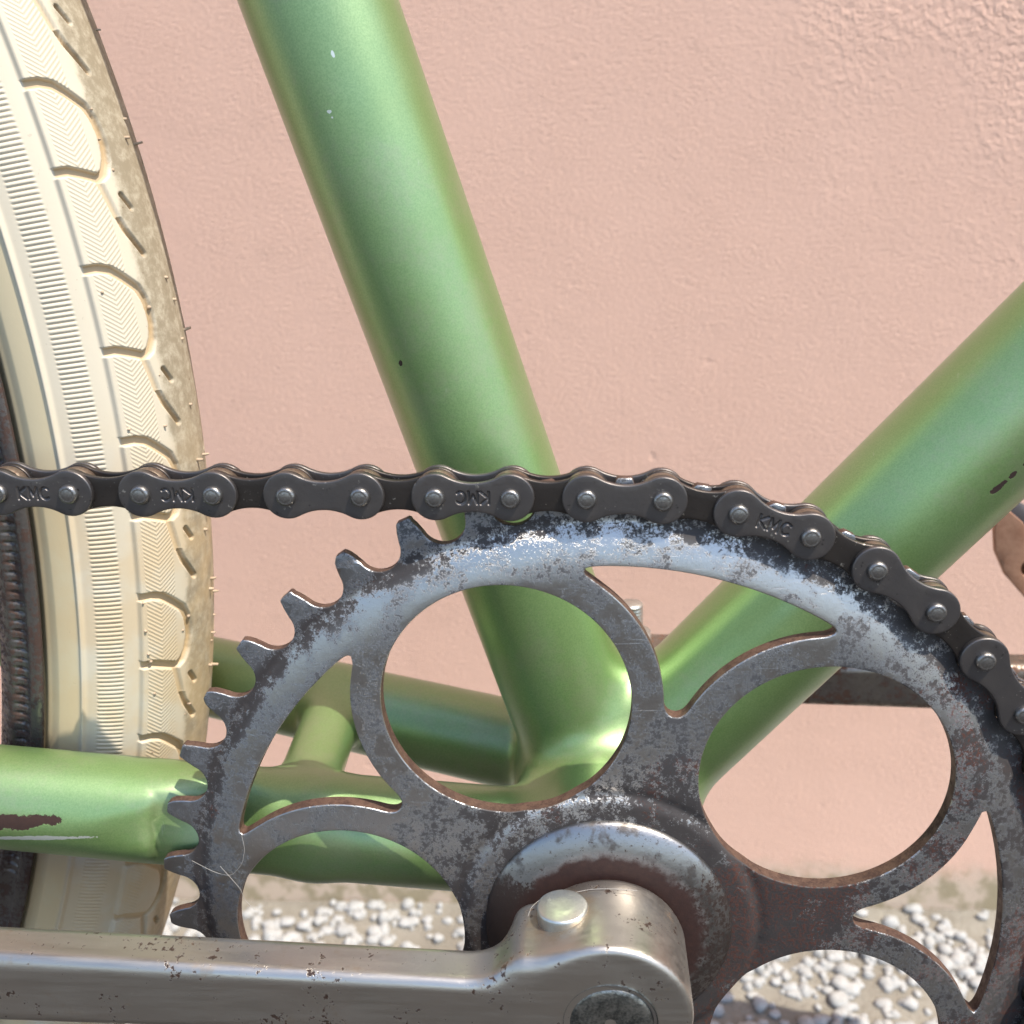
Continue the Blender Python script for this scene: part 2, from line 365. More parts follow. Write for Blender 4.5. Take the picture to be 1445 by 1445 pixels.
def mat_simple(name, c1, c2, metal, r1, r2, scale=.3, bump=.25, rustc=None, rust_at=.66):
    m = NT(name); v = m.mm(); a = m.noise(v, scale, 5, .65); b = m.noise(v, scale * 5, 4, .6)
    f = m.ramp(m.math('ADD', m.math('MULTIPLY', a, .6), m.math('MULTIPLY', b, .4)), .38, .62)
    col = m.mix(f, c1, c2); met = metal; rough = m.fmix(f, r1, r2)
    if rustc:
        k = m.ramp(m.math('ADD', m.math('MULTIPLY', a, .5), m.math('MULTIPLY', b, .5)), rust_at - .05, rust_at + .03)
        col = m.mix(k, col, rustc); met = m.fmix(k, metal, .1); rough = m.fmix(k, rough, .85)
    m.p(color=col, metal=met, rough=rough, normal=m.bump(m.math('ADD', a, m.math('MULTIPLY', b, .6)), bump, .0002)); return m.m
def mat_chain(name="blued_chain_steel", c1=(.105, .10, .104), c2=(.150, .132, .120)):
    m = NT(name)
    info = m.t.nodes.new("ShaderNodeObjectInfo"); v0 = m.mm()
    add = m.t.nodes.new("ShaderNodeVectorMath"); add.operation = 'ADD'; m.set(add.inputs[0], v0)
    cmb = m.t.nodes.new("ShaderNodeCombineXYZ"); m.set(cmb.inputs[0], m.math('MULTIPLY', info.outputs["Random"], 300.0)); m.set(add.inputs[1], cmb.outputs[0])
    v = add.outputs[0]
    a = m.noise(v, .22, 4); b = m.noise(v, 1.3, 4, .65)
    col = m.mix(a, c1, c2)
    spk = m.ramp(m.math('ADD', b, m.math('MULTIPLY', m.math('SUBTRACT', m.noise(v, .3, 2), .5), .5)), .68, .72)
    col = m.mix(spk, col, (.38, .35, .31))
    grease = m.ramp(m.noise(v, .5, 4, .7), .62, .70, 0, .8); col = m.mix(grease, col, (.035, .03, .028))
    m.p(color=col, metal=.85, rough=m.fmix(a, .36, .48), normal=m.bump(b, .25, .00012)); return m.m
def mat_tyre():
    m = NT("cream_rubber"); uv = m.uv(); x, y, z = m.xyz(m.vmul(uv, (1000, 1000, 1)))     # x = mm along the tyre, y = section angle in degrees
    v = m.mm()
    dcen = m.math('ABSOLUTE', m.math('ADD', y, 2.0))
    tread = m.ramp(m.math('ADD', dcen, m.math('MULTIPLY', m.math('SUBTRACT', m.noise(v, .16, 5, .7), .5), 14.0)), 26.5, 21.0)
    side = m.ramp(y, 82.0, 86.0)
    n = m.noise(v, .05, 4)
    col = m.mix(n, (.54, .48, .37), (.585, .53, .42))
    col = m.mix(side, col, (.56, .475, .31))
    grime = m.math('MULTIPLY', tread, m.ramp(m.noise(v, .35, 6, .75), .30, .60, .38, 1.0)); col = m.mix(grime, col, (.28, .235, .165))
    dots = m.math('MULTIPLY', m.ramp(m.noise(v, .7, 2), .73, .76), m.ramp(y, 60.0, 20.0, .15, 1)); col = m.mix(dots, col, (.16, .10, .06))
    # tan dirt in the tread grooves, painted amber shade between the ribs: stored per vertex as depth below the tread face
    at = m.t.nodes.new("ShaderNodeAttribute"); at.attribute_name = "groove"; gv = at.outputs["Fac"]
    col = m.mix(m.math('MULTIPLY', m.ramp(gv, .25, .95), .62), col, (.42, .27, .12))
    low = m.ramp(z if False else m.xyz(v)[2], 20.0, -30.0, 0, .5)
    col = m.mix(m.math('MULTIPLY', low, m.ramp(m.noise(v, .08, 4), .35, .6)), col, (.55, .40, .22))
    # moulded chevron lines on the tread blocks
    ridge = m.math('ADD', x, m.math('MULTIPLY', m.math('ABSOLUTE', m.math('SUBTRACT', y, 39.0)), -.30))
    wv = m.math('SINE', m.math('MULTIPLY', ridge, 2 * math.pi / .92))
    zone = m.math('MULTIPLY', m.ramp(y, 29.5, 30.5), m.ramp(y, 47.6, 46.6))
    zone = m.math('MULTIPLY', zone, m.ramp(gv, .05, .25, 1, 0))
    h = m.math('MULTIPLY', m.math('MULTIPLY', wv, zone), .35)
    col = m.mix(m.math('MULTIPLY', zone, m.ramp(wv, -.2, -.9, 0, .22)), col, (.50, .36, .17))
    h = m.math('ADD', h, m.math('MULTIPLY', m.noise(v, 1.2, 4), .15))
    m.p(color=col, rough=.62, spec=.35, normal=m.bump(h, .38, .0003)); return m.m
def mat_ground():
    m = NT("sandy_concrete"); v = m.mm()
    a = m.noise(v, .03, 5, .6); b = m.noise(v, .35, 5, .7)
    col = m.mix(m.ramp(a, .35, .65), (.225, .205, .17), (.29, .27, .23)); col = m.mix(m.ramp(b, .5, .75, 0, .6), col, (.16, .14, .11))
    m.p(color=col, rough=.95, spec=.2, normal=m.bump(b, .7, .003)); return m.m
def mat_asphalt():
    m = NT("old_asphalt"); v = m.mm(); b = m.noise(v, .2, 5, .7); a = m.noise(v, .004, 4)
    col = m.mix(a, (.040, .037, .034), (.052, .048, .044)); col = m.mix(m.ramp(b, .55, .8), col, (.09, .085, .08))
    m.p(color=col, rough=.92, spec=.3, normal=m.bump(b, .8, .003)); return m.m

M_WALL, M_PAINT, M_RING, M_FLANGE, M_CRANK, M_CHAIN, M_TYRE, M_GROUND, M_ASPH = (f() for f in
    (mat_wall, mat_paint, mat_ring, mat_flange, mat_crank, mat_chain, mat_tyre, mat_ground, mat_asphalt))
M_CHAIN_IN = mat_chain("dark_inner_plate_steel", (.048, .043, .041), (.075, .062, .054))  # inner plates: the chain steel in darker tones
M_PIN = mat_simple("bare_pin_steel", (.30, .29, .28), (.17, .16, .15), .92, .28, .45, .6, .35)
M_ROLL = mat_simple("brown_roller_steel", (.24, .19, .145), (.13, .085, .06), .75, .38, .6, .35, .4)
M_ZINC = mat_simple("zinc_plated_steel", (.66, .67, .62), (.52, .53, .49), .95, .30, .45, .2, .15)
M_AXLE = mat_simple("blackened_axle_steel", (.30, .30, .28), (.075, .078, .072), .9, .28, .45, .45, .5)
M_RIM = mat_simple("rusty_rim_steel", (.150, .135, .125), (.065, .056, .052), .7, .38, .6, .18, .5, (.062, .034, .025), .52)
M_EDGE = mat_simple("rusty_cut_edge", (.105, .060, .042), (.045, .021, .015), .1, .5, .75, .45, .5)
M_FAR = mat_simple("rusty_far_crank_steel", (.30, .26, .22), (.15, .12, .10), .85, .32, .5, .12, .3, (.12, .055, .03), .57)
M_PEBBLE = mat_simple("white_pebble", (.38, .38, .37), (.29, .29, .28), 0, .75, .9, .2, .3)
M_RUSTPL = mat_simple("tan_pedal_plate", (.40, .22, .14), (.30, .15, .09), .3, .45, .65, .1, .3)
M_RUB = mat_simple("dark_pedal_rubber", (.035, .04, .05), (.06, .065, .075), 0, .6, .8, .2, .3)

# ------------------------------------------------------------------ setting: ground, paved yard, wall
GY = -241.0; WZ = -310.0
def sheet(name, x0, x1, z0, z1, y, mat, nx=1, nz=1):
    X, Z = np.meshgrid(np.linspace(x0, x1, nx + 1), np.linspace(z1, z0, nz + 1))
    V = np.stack([X.ravel(), np.full(X.size, y), Z.ravel()], 1); F = []
    for j in range(nz):
        for i in range(nx):
            a = j * (nx + 1) + i; F.append((a, a + 1, a + nx + 2, a + nx + 1))
    V = V[:, :]; me = mesh_np(name, V, np.array(F)[:, ::-1] if False else np.array(F), mat, False)
    return me
o = obj("ground", sheet("ground", -120000, 120000, -120000, 120000, GY - 4, M_ASPH)); tag(o, "dark paved yard in front of the wall", kind='structure')
o = obj("pebbled_strip", sheet("pebbled_strip", -6000, 6000, WZ - 60, -70, GY, M_GROUND)); tag(o, "sandy strip with white pebbles along the foot of the wall", kind='structure')

wx, wh = 6000, 3200
Vw = [(-wx, GY - 40, WZ), (wx, GY - 40, WZ), (wx, GY + wh, WZ), (-wx, GY + wh, WZ), (-wx, GY - 40, WZ - 250), (wx, GY - 40, WZ - 250), (wx, GY + wh, WZ - 250), (-wx, GY + wh, WZ - 250)]
Fw = np.array([(0, 1, 2, 3), (5, 4, 7, 6), (4, 0, 3, 7), (1, 5, 6, 2), (3, 2, 6, 7)])
Vl = np.array(Vw, float) - np.array([0, GY, WZ])
wall = obj("wall", mesh_np("wall", Vl, Fw, M_WALL, False), at=(0, GY, WZ))
tag(wall, "pale pink stucco wall standing behind the bicycle", "wall")

def pebbles():
    import bmesh
    bm = bmesh.new(); bmesh.ops.create_icosphere(bm, subdivisions=2, radius=1.0)
    v0 = np.array([v.co[:] for v in bm.verts]); f0 = np.array([[v.index for v in f.verts] for f in bm.faces]); bm.free()
    n = 4600; cl = rng.uniform((-330, WZ + 1), (330, -90), (420, 2))
    cw = rng.uniform(4, 16, 420)
    k = rng.integers(0, 420, n); c = cl[k] + rng.normal(size=(n, 2)) * cw[k, None]
    free = rng.random(n) < .22; c[free] = rng.uniform((-340, WZ + 2), (340, -85), (int(free.sum()), 2))
    c = c[(c[:, 1] > WZ + 2) & (c[:, 1] < -80)]; n = len(c)
    rad = rng.uniform(1.5, 3.5, n) * rng.choice([1, 1, 1.35], n)
    V = []; F = []
    for i in range(n):
        s = rng.uniform(.8, 1.15, 3) * rad[i]; s[1] *= .8
        ph = rng.uniform(0, 6.28, 3)
        w = 1 + .16 * np.sin(v0[:, :1] * 3 + ph[0]) + .16 * np.sin(v0[:, 1:2] * 3.5 + ph[1]) + .14 * np.sin(v0[:, 2:] * 5 + ph[2]) * np.sin(v0[:, :1] * 4 + ph[1])
        V.append(v0 * w * s + (c[i, 0], GY + rad[i] * rng.uniform(.0, .45), c[i, 1])); F.append(f0 + i * len(v0))
    return np.concatenate(V), np.concatenate(F)
pv, pf = pebbles()
o = obj("gravel", mesh_np("gravel", pv, pf, M_PEBBLE)); tag(o, "small white pebbles scattered over the sandy strip", kind='stuff')

# ------------------------------------------------------------------ the bicycle
root = bpy.data.objects.new("bicycle", None); COL.objects.link(root); root.location = B((-150, GY, -45)); ROOTS["bicycle"] = root.location.copy()
root.empty_display_size = .05
tag(root, "old green bicycle with rusty chainring and cream tyre in front of the pink wall", "bicycle")
def group(name, at=(0, 0, 0)):
    e = bpy.data.objects.new(name, None); COL.objects.link(e); e.parent = root; e.location = B(at) - ROOTS["bicycle"]; ROOTS[e.name] = B(at)
    e.empty_display_size = .02; return e

# --- frame: tubes brazed together with fillets, cut apart along the brazing into its tubes
frame = group("frame", (0, 0, -45))
ST_D = np.array([-.2873, .9578, 0]); DT_D = np.array([math.cos(math.radians(47.5)), math.sin(math.radians(47.5)), 0])
def f_parts(P):
    st = cone(P, (0, 0, -45), ST_D * 330 + (0, 0, -45), 14.3, 14.3)
    dt = cone(P, (0, 0, -45), DT_D * 330 + (0, 0, -45), 15.2, 15.2)
    bb = rcyl(P, (0, 0), 20.0, -79, -10.5, 1.2)
    cn = smin(cone(P, (-2, 0, -24), (-60, 9.8, -17.2), 11.2, 10.8), cone(P, (-60, 9.8, -17.2), (-300, 50, 6.5), 10.8, 8.6), 3)
    cf = cone(P, (-2, 0, -58), (-300, 47, -106), 11.2, 8.6)
    x, y, z = P[..., 0], P[..., 1], P[..., 2]
    # press marks that clear the chainring teeth and the tyre
    rr = np.hypot(x, y); ring = np.maximum(rr - 90.0, -5.5 - z); cn = smax(cn, -ring, 3.5); cn = smax(cn, -cone(P, (-101, 15.0, 1.5), (-76, 20.5, -.5), 1.0, 9.5), 5.5)
    tx = np.hypot(np.hypot(x + 413.4, y - 87.1) - 305.0, z + 45.0) - 24.2
    cn = smax(cn, -tx, 4.0); cf = smax(cf, -tx, 4.0)
    br = cone(P, (-65, 11.5, -25), (-67, 12.5, -66), 5.6, 5.6)
    return st, dt, bb, cn, cf, br
def f_all(P):
    st, dt, bb, cn, cf, br = f_parts(P)
    d = smin(st, dt, 10.0); d = smin(d, bb, 7.0); d = smin(d, smin(cn, br, 7.0), 5.0); d = smin(d, smin(cf, br, 7.0), 5.0)
    return d
V, Q, N = surface_nets(f_all, (-250, -26, -101), (215, 245, 14), 1.9)
ids = np.argmin(np.stack(f_parts(V), 1), 1); fid = np.array([0, 1, 2, 3, 4, 5])
qi = ids[Q]; qid = np.where(qi[:, 0] == qi[:, 1], qi[:, 0], np.where(qi[:, 2] == qi[:, 3], qi[:, 2], qi[:, 0]))
for k, (nm, lab) in enumerate([("seat_tube", None), ("down_tube", None), ("bottom_bracket_shell", None), ("chain_stay", "near chain stay with a pressed dent behind the teeth"), ("chain_stay", "far chain stay beyond the wheel"), ("bridge_tube", None)]):
    qq = Q[qid == k]; u, inv = np.unique(qq, return_inverse=True)
    obj(nm, mesh_np(nm, V[u], inv.reshape(-1, 4), M_PAINT, True, N[u]), frame, label=lab)
    # meshes keep world millimetres: shift so that the object sits right under its parent
# --- chainring
NT_ = 42; RP = 12.7 / (2 * math.sin(math.pi / NT_)); RT = 87.7; STEP = 2 * math.pi / NT_
A0 = math.radians(91.64)                                   # angle of the pin that first meets the ring
PH = math.radians(110.53); RH, rh, RA, RO = 50.34, 22.57, 28.2, 72.9
def ring_outline():
    pts = []
    for k in range(NT_):
        a = A0 + k * STEP; c, s = math.cos(a - math.pi / 2), math.sin(a - math.pi / 2)
        loc = list(arc(0, 0, 4.0, math.radians(352), math.radians(188), 15))
        th = math.radians(4.2857)
        tip = [(-4.55, 1.1), (-4.95, 1.9)]
        wob = rng.normal(0, .12)
        loc = loc + tip + [(-5.28 + wob, RT - RP - .28), (-5.62 + wob, RT - RP - .02)]
        # other flank of the same tooth belongs to the next seat; mirror it
        pre = [(5.62 + wob, RT - RP - .06), (5.28 + wob, RT - RP - .30), (4.95, 1.9), (4.55, 1.1)]
        for (px, py) in pre + loc: pts.append((c * px - s * (py + RP), s * px + c * (py + RP)))
    return np.array(pts)
def window(mid):
    ca = np.array([RH * math.cos(mid + math.pi / 5), RH * math.sin(mid + math.pi / 5)]); cb = np.array([RH * math.cos(mid - math.pi / 5), RH * math.sin(mid - math.pi / 5)])
    def g(p):
        r = np.hypot(p[..., 0], p[..., 1]); k = 2.6
        d = smax(r - RO, RA - np.hypot(p[..., 0] - ca[0], p[..., 1] - ca[1]), k); d = smax(d, RA - np.hypot(p[..., 0] - cb[0], p[..., 1] - cb[1]), k)
        return smax(d, 45.4 - r, 3.0)
    o = 63.5 * np.array([math.cos(mid), math.sin(mid)]); out = []
    for a in np.linspace(0, 2 * math.pi, 170, endpoint=False):
        d = np.array([math.cos(a), math.sin(a)]); t = np.linspace(0, 26, 1400); val = g(o + t[:, None] * d)
        i = np.argmax(val > 0); out.append(o + d * t[i])
    out = np.array(out)
    # even spacing
    L = np.concatenate([[0], np.cumsum(np.hypot(*(np.roll(out, -1, 0) - out).T))]); c = np.vstack([out, out[:1]]); s = np.linspace(0, L[-1], 150, endpoint=False)
    return np.stack([np.interp(s, L, c[:, 0]), np.interp(s, L, c[:, 1])], 1)
def ring_z(x, y):
    r = np.hypot(x, y)
    t = np.clip((80.2 - r) / 10.2, 0, 1); z = -2.7 + 2.7 * np.sin(t * np.pi / 2) ** .9
    z = np.where(r > 80.2, -2.7, z)
    z = z + .55 * np.clip((28.2 - r) / 1.6, 0, 1) ** 2 * (3 - 2 * np.clip((28.2 - r) / 1.6, 0, 1)) - .35 * np.exp(-((r - 28.8) / .7) ** 2)
    return z
holes = [arc(RH * math.cos(PH + j * 2 * math.pi / 5), RH * math.sin(PH + j * 2 * math.pi / 5), rh, 0, 2 * math.pi, 145)[:-1] for j in range(5)]
wins = [window(PH + (j + .5) * 2 * math.pi / 5) for j in range(5)]
exr = np.concatenate([arc(0, 0, r, 0, 2 * math.pi, int(r * 5))[:-1] for r in (26.2, 27.0, 27.6, 28.2, 28.8, 29.5, 70.6, 72.4, 74, 75.4, 76.6, 77.7, 78.6, 79.4, 80.2, 80.6)])
Vr, Fr = plate(ring_outline(), holes + wins, 1.5, ring_z, lambda x, y: 1.9 + .9 * np.clip((78 - np.hypot(x, y)) / 5, 0, 1), .22, exr)
mring = mesh_np("chainring", Vr, Fr, M_RING); mring.materials.append(M_EDGE)
mi = np.zeros(len(mring.polygons), np.int32); mi[len(Fr[0]):] = 1; mring.polygons.foreach_set("material_index", mi)
chainring = obj("chainring", mring, root)
prof = [(0, -1.0), (23.2, -1.0), (23.4, .4), (23.25, 1.1), (22.9, 1.5), (22.2, 1.95), (21.0, 2.6), (19.6, 3.15), (18.2, 3.5), (17.0, 3.65), (15.6, 3.7), (12.0, 3.7), (0, 3.7)]
obj("hub_flange", mesh_np("hub_flange", *lathe(prof, 160), M_FLANGE), chainring)

# --- chain
chain = group("chain", (0, 85, -3.45))
CZ = -3.45; H2 = 6.35
def link_outline(r, waist, n=26):
    h = (H2 ** 2 - (r - waist) ** 2) / (2 * (r - waist)); rho = h - waist
    ang = math.atan2(h, -H2)                                # from right circle towards the waist circle
    a = arc(H2, 0, r, -ang, ang, n)
    b = arc(0, h, rho, math.atan2(-h, H2), math.atan2(-h, -H2), 22)
    up = np.vstack([a, b[1:-1]])
    low = -up
    return np.vstack([up, low])
def strokes(): 
    S = []
    def seg(*p): S.extend(zip(p[:-1], p[1:]))
    hh = 1.05
    seg((-2.75, -hh), (-2.75, hh)); seg((-1.45, hh), (-2.7, .05), (-1.35, -hh))
    seg((-.85, -hh), (-.8, hh), (-.1, -.5), (.6, hh), (.68, -hh))
    c = [(2.05 + .82 * math.cos(t), 1.02 * math.sin(t)) for t in np.linspace(math.radians(48), math.radians(312), 12)]; seg(*c)
    return np.array(S)
STK = strokes()
def text_z(x, y):
    P = np.stack([x, y], 1); A = STK[:, 0]; AB = STK[:, 1] - A
    t = np.clip(((P[:, None] - A) * AB).sum(2) / (AB ** 2).sum(1), 0, 1); d = np.sqrt(((P[:, None] - A - t[..., None] * AB) ** 2).sum(2).min(1))
    return -.26 * np.clip((.26 - d) / .14, 0, 1)
zero = lambda x, y: x * 0
ex = np.stack(np.meshgrid(np.arange(-3.2, 3.3, .085), np.arange(-1.4, 1.41, .085)), -1).reshape(-1, 2)
ME_OUT = mesh_np("outer_plate", *plate(link_outline(4.12, 2.5), [], .9, zero, .95, .24), M_CHAIN)
ME_KMC = mesh_np("outer_plate_lettered", *plate(link_outline(4.12, 2.5), [], .9, text_z, .95, .24, ex), M_CHAIN)
ME_IN = mesh_np("inner_plate", *plate(link_outline(4.0, 2.55), [], 1.2, zero, .95, .24), M_CHAIN_IN)
ME_PIN = mesh_np("pin", *lathe([(0, -4.15), (1.35, -4.15), (1.7, -3.8), (1.7, 3.4), (1.66, 3.7), (1.56, 3.92), (1.40, 4.08), (1.2, 4.14), (1.08, 4.10), (.95, 4.14), (.4, 4.2), (0, 4.21)], 28), M_PIN)
ME_ROL = mesh_np("roller", *lathe([(1.7, -1.2), (3.5, -1.2), (3.85, -.95), (3.9, 0), (3.85, .95), (3.5, 1.2), (1.7, 1.2)], 36), M_ROLL)
pins = []                                                   # from the left end to the far side of the ring
p0 = np.array([RP * math.cos(A0), RP * math.sin(A0)])
for k in range(19, 0, -1):
    s = 12.78 * k; pins.append((p0[0] - s * .99955, p0[1] + .030 * s))
NL = len(pins)
for k in range(0, 19):
    a = A0 - k * STEP; pins.append((RP * math.cos(a), RP * math.sin(a)))
# lettering on the outer plates, by index of their first pin relative to the ring: up, upside down or none
LETTER = {-8: 'up', -6: 'down', -4: None, -2: 'down', 0: None, 2: 'up', 4: None, 6: None, 8: 'up'}
for i, p in enumerate(pins):
    at = (p[0], p[1], CZ)
    obj("pin", ME_PIN, chain, at, random.uniform(0, 6)); obj("roller", ME_ROL, chain, at, random.uniform(0, 6))
    if i == len(pins) - 1: break
    q = pins[i + 1]; mid = ((p[0] + q[0]) / 2, (p[1] + q[1]) / 2); ang = math.atan2(q[1] - p[1], q[0] - p[0]); rel = i - NL
    if rel % 2 == 0:
        L = LETTER.get(rel, random.choice([None, 'up', 'down']))
        obj("outer_plate", ME_KMC if L else ME_OUT, chain, (*mid, CZ + 3.2), ang + (math.pi if L == 'down' else 0))
        obj("outer_plate", ME_OUT, chain, (*mid, CZ - 2.25), ang)
    else:
        obj("inner_plate", ME_IN, chain, (*mid, CZ + 2.2), ang); obj("inner_plate", ME_IN, chain, (*mid, CZ - 1.25), ang)

# --- cranks
def crank_sdf(P):
    x, y, z = P[..., 0], P[..., 1], P[..., 2]
    boss = rcyl(P, (0, 0), 14.2, 4.6, 24.2, 1.3)
    cy = -.028 * x; half = 6.4 + np.clip(-x - 48, -60, 140) * .0155
    arm = rbox((x + 88, (y - cy) * 7.0 / half, z - 19.1), 92, 7.0, 5.0, 2.6)
    bump = rbox((x + 8.4, y - 2.7, z - 15.4), 8.6, 8.5, 8.7, 3.2)
    eye = rcyl(P, (-172, 4.8), 12.5, 13.5, 24.6, 1.5)
    d = smin(arm, eye, 10); d = smin(d, bump, 8); d = smin(d, boss, 4.5)
    return smax(d, z - 24.1, 2.2)
Vc, Qc, Nc = surface_nets(crank_sdf, (-190, -20, 1), (20, 20, 28), .9)
crank = obj("crank_arm", mesh_np("crank_arm", Vc, Qc, M_CRANK, True, Nc), root)
obj("cotter_pin", mesh_np("cotter_pin", *lathe([(0, -16), (4.2, -16), (4.5, 2.7), (4.55, 3.0), (4.4, 3.3), (4.1, 3.42), (1.5, 3.46), (0, 3.45)], 56, 'y'), M_ZINC), crank, (-7.9, 11.1, 13.0), .03)
axle = obj("axle_end", mesh_np("axle_end", *lathe([(0, -.45), (.6, -.35), (1.4, -.05), (2.2, .08), (4.5, .12), (6.3, .02), (6.9, -.2), (7.25, -.6), (7.45, -.95), (7.75, -1.2), (7.9, -.3), (8.05, -.12), (8.1, -4)], 72), M_AXLE), crank, (.1, -.5, 24.3))
# the far crank: same forging on the other end of the axle, half a turn round
def far_sdf(P):
    x, y, z = P[..., 0], P[..., 1], P[..., 2]
    w = np.stack([-x, -y, -90.0 - z], -1); w[..., 1] = w[..., 1] - 1.4
    return smin(crank_sdf(w), rbox((x - 12.5, y - 3.2, z + 103.5), 10.5, 8.2, 7.5, 3.0), 6)
Vf, Qf, Nf = surface_nets(far_sdf, (-20, -22, -118), (190, 20, -91), 1.3)
fcrank = obj("crank_arm", mesh_np("far_crank_arm", Vf, Qf, M_FAR, True, Nf), root, label="rust-stained far crank arm pointing forward")
thr = [(0, 10.2), (3.0, 10.2), (3.5, 9.7)]
for k in range(7): thr += [(3.5, 9.4 - k * 1.0), (3.1, 9.0 - k * 1.0), (3.5, 8.6 - k * 1.0)]
thr += [(3.5, 1.5), (5.6, 1.5), (5.6, -3), (0, -3)]
obj("cotter_pin", mesh_np("far_cotter_pin", *lathe(thr, 32, 'y'), M_ZINC), fcrank, (8.6, 13.2, -103.5))
obj("axle", mesh_np("axle", *lathe([(0, -66), (8, -66), (8, 45), (0, 45)], 40), M_AXLE), root, (0, 0, -45))

# --- far pedal
ped = group("pedal", (172, -8, -160))
pa = math.radians(-35)
def ped_plate():
    half = [(-48, 44.5), (-50.5, 43.5), (-51.5, 38), (-50.5, 31), (-47, 23.5), (-39.5, 15), (-25, 3), (0, -9), (22, -18), (35, -29), (44, -41)]
    pts = np.array(half + [(-x, -y) for x, y in half], float)
    fine = np.vstack([pts + (np.roll(pts, -1, 0) - pts) * k / 3 for k in range(3)]).reshape(3, -1, 2).transpose(1, 0, 2).reshape(-1, 2)
    hole = [arc(-40, 26, 3.0, 0, 2 * math.pi, 21)[:-1], arc(40, -26, 3.0, 0, 2 * math.pi, 21)[:-1]]
    return plate(fine, hole, 4, lambda x, y: 1.5 * np.exp(-((np.abs(x) - 42) / 6) ** 2), 2.0, .3)
mp = mesh_np("end_plate", *ped_plate(), M_RUSTPL)
obj("end_plate", mp, ped, (172, -8, -142)); far_ep = obj("end_plate", mp, ped, (172, -8, -172)); far_ep.scale = (.7, 1, .7)
def blk(sy):
    V, F = rounded_box(106 if sy > 0 else 40, 10, 24, 2.5)
    return V + (0, sy * 7.5, 0), F
def rounded_box(lx, ly, lz, r):
    f = lambda P: rbox((P[..., 0], P[..., 1], P[..., 2]), lx / 2, ly / 2, lz / 2, r)
    V, Q, N = surface_nets(f, (-lx / 2 - 3, -ly / 2 - 3, -lz / 2 - 3), (lx / 2 + 3, ly / 2 + 3, lz / 2 + 3), 2.0, 2)
    return V, Q
for sy in (-1, 1):
    V, F = blk(sy); obj("rubber_block", mesh_np("rubber_block", V, F, M_RUB), ped, (172, -8, -157.5), pa)
obj("pedal_axle", mesh_np("pedal_axle", *lathe([(0, -34), (5, -34), (5, 58), (0, 58)], 24), M_FAR), ped, (172, -8, -176))

# --- rear wheel: tyre, rim
WC = np.array([-413.4, 87.1, -45.0]); RC, RS = 305.0, 21.2
wheel = group("rear_wheel", tuple(WC))
sm = lambda a, b, x: (lambda t: t * t * (3 - 2 * t))(np.clip((x - a) / (b - a), 0, 1))
def poly_d(th, ph, pts):
    """distance in mm on the unrolled tyre; th in degrees along, ph section degrees"""
    X = th * 5.6; Y = ph * .384; d = np.full(th.shape, 9.0)
    P = np.array(pts, float) * (5.6, .384)
    for a, b in zip(P[:-1], P[1:]):
        ab = b - a; t = np.clip(((X - a[0]) * ab[0] + (Y - a[1]) * ab[1]) / (ab @ ab), 0, 1)
        d = np.minimum(d, np.hypot(X - a[0] - t * ab[0], Y - a[1] - t * ab[1]))
    return d
def tyre_h(th, ph, fine=True):
    a = np.abs(ph + 0.0)
    sgn = np.where(ph >= 0, 1, -1)
    h = 1.0 * sm(51.9, 49.6, a)                                           # tread blocks stand proud
    h += .75 * np.exp(-((a - 82) / 1.25) ** 2) + .25 * np.exp(-((a - 104) / 2) ** 2)
    t = (th - 12.55 + (0 * th + np.where(ph < 0, 3.0, 0))) % 6.0 - 6.0     # 0 .. -6 within one repeat
    g = np.zeros_like(h)
    def groove(pts, w, dep, soft=.30):
        nonlocal g
        for off in (0, 6.0):
            d = poly_d(t + off, a, pts); g = np.maximum(g, dep * sm(w + soft, w - soft * .5, d))
    groove([(0, 54), (0, 43.8), (-.12, 38), (-.36, 33.4), (-.84, 25.2), (-1.25, 22.4), (-1.65, 21.3), (-2.1, 21.0), (-2.6, 22.6), (-3.0, 26), (-3.15, 30)], .75, 1.0)
    groove([(-2.8, 54), (-2.8, 44.6), (-2.95, 38), (-3.15, 30)], .75, 1.0)
    groove([(-3.2, 30.9), (-4.4, 26.5)], .55, .7); groove([(-4.55, 25.5), (-4.9, 23.5), (-5.75, 15.0)], .5, 1.1)
    groove([(-3.74, 19.7), (-4.2, 15.2)], .38, 1.1)
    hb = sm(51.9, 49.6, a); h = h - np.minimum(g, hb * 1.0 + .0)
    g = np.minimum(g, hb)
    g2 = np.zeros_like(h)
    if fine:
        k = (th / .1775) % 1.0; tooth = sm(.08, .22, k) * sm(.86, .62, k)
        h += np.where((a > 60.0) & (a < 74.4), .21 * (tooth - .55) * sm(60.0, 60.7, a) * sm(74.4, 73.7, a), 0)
        g2 = np.where((a > 60.0) & (a < 74.4), .55 * (1 - tooth), 0)  # gaps between ribs join the groove tint: amber shade put into the colour
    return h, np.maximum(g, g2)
def tyre_grid(th, ph, fine):
    TH, PHI = np.meshgrid(th, ph, indexing='ij'); h, g = tyre_h(TH, PHI, fine)
    # section: round carcass, drawn in towards the beads past 96 degrees
    rad = RS + h; pr = np.radians(PHI)
    pinch = np.clip((np.abs(PHI) - 96) / 24, 0, 1)
    X = RC + rad * np.cos(pr); Zs = rad * np.sin(pr) * (1 - .14 * pinch)
    t = np.radians(TH)
    V = np.stack([X * np.cos(t), X * np.sin(t), Zs], -1)
    n, m = TH.shape; i = np.arange(n - 1)[:, None] * m; j = np.arange(m - 1)[None]
    F = np.stack([i + j, i + m + j, i + m + j + 1, i + j + 1], -1).reshape(-1, 4)[:, ::-1]
    uv = np.stack([TH * 5.6, PHI], -1)
    return V.reshape(-1, 3), F, uv.reshape(-1, 2), g.ravel()
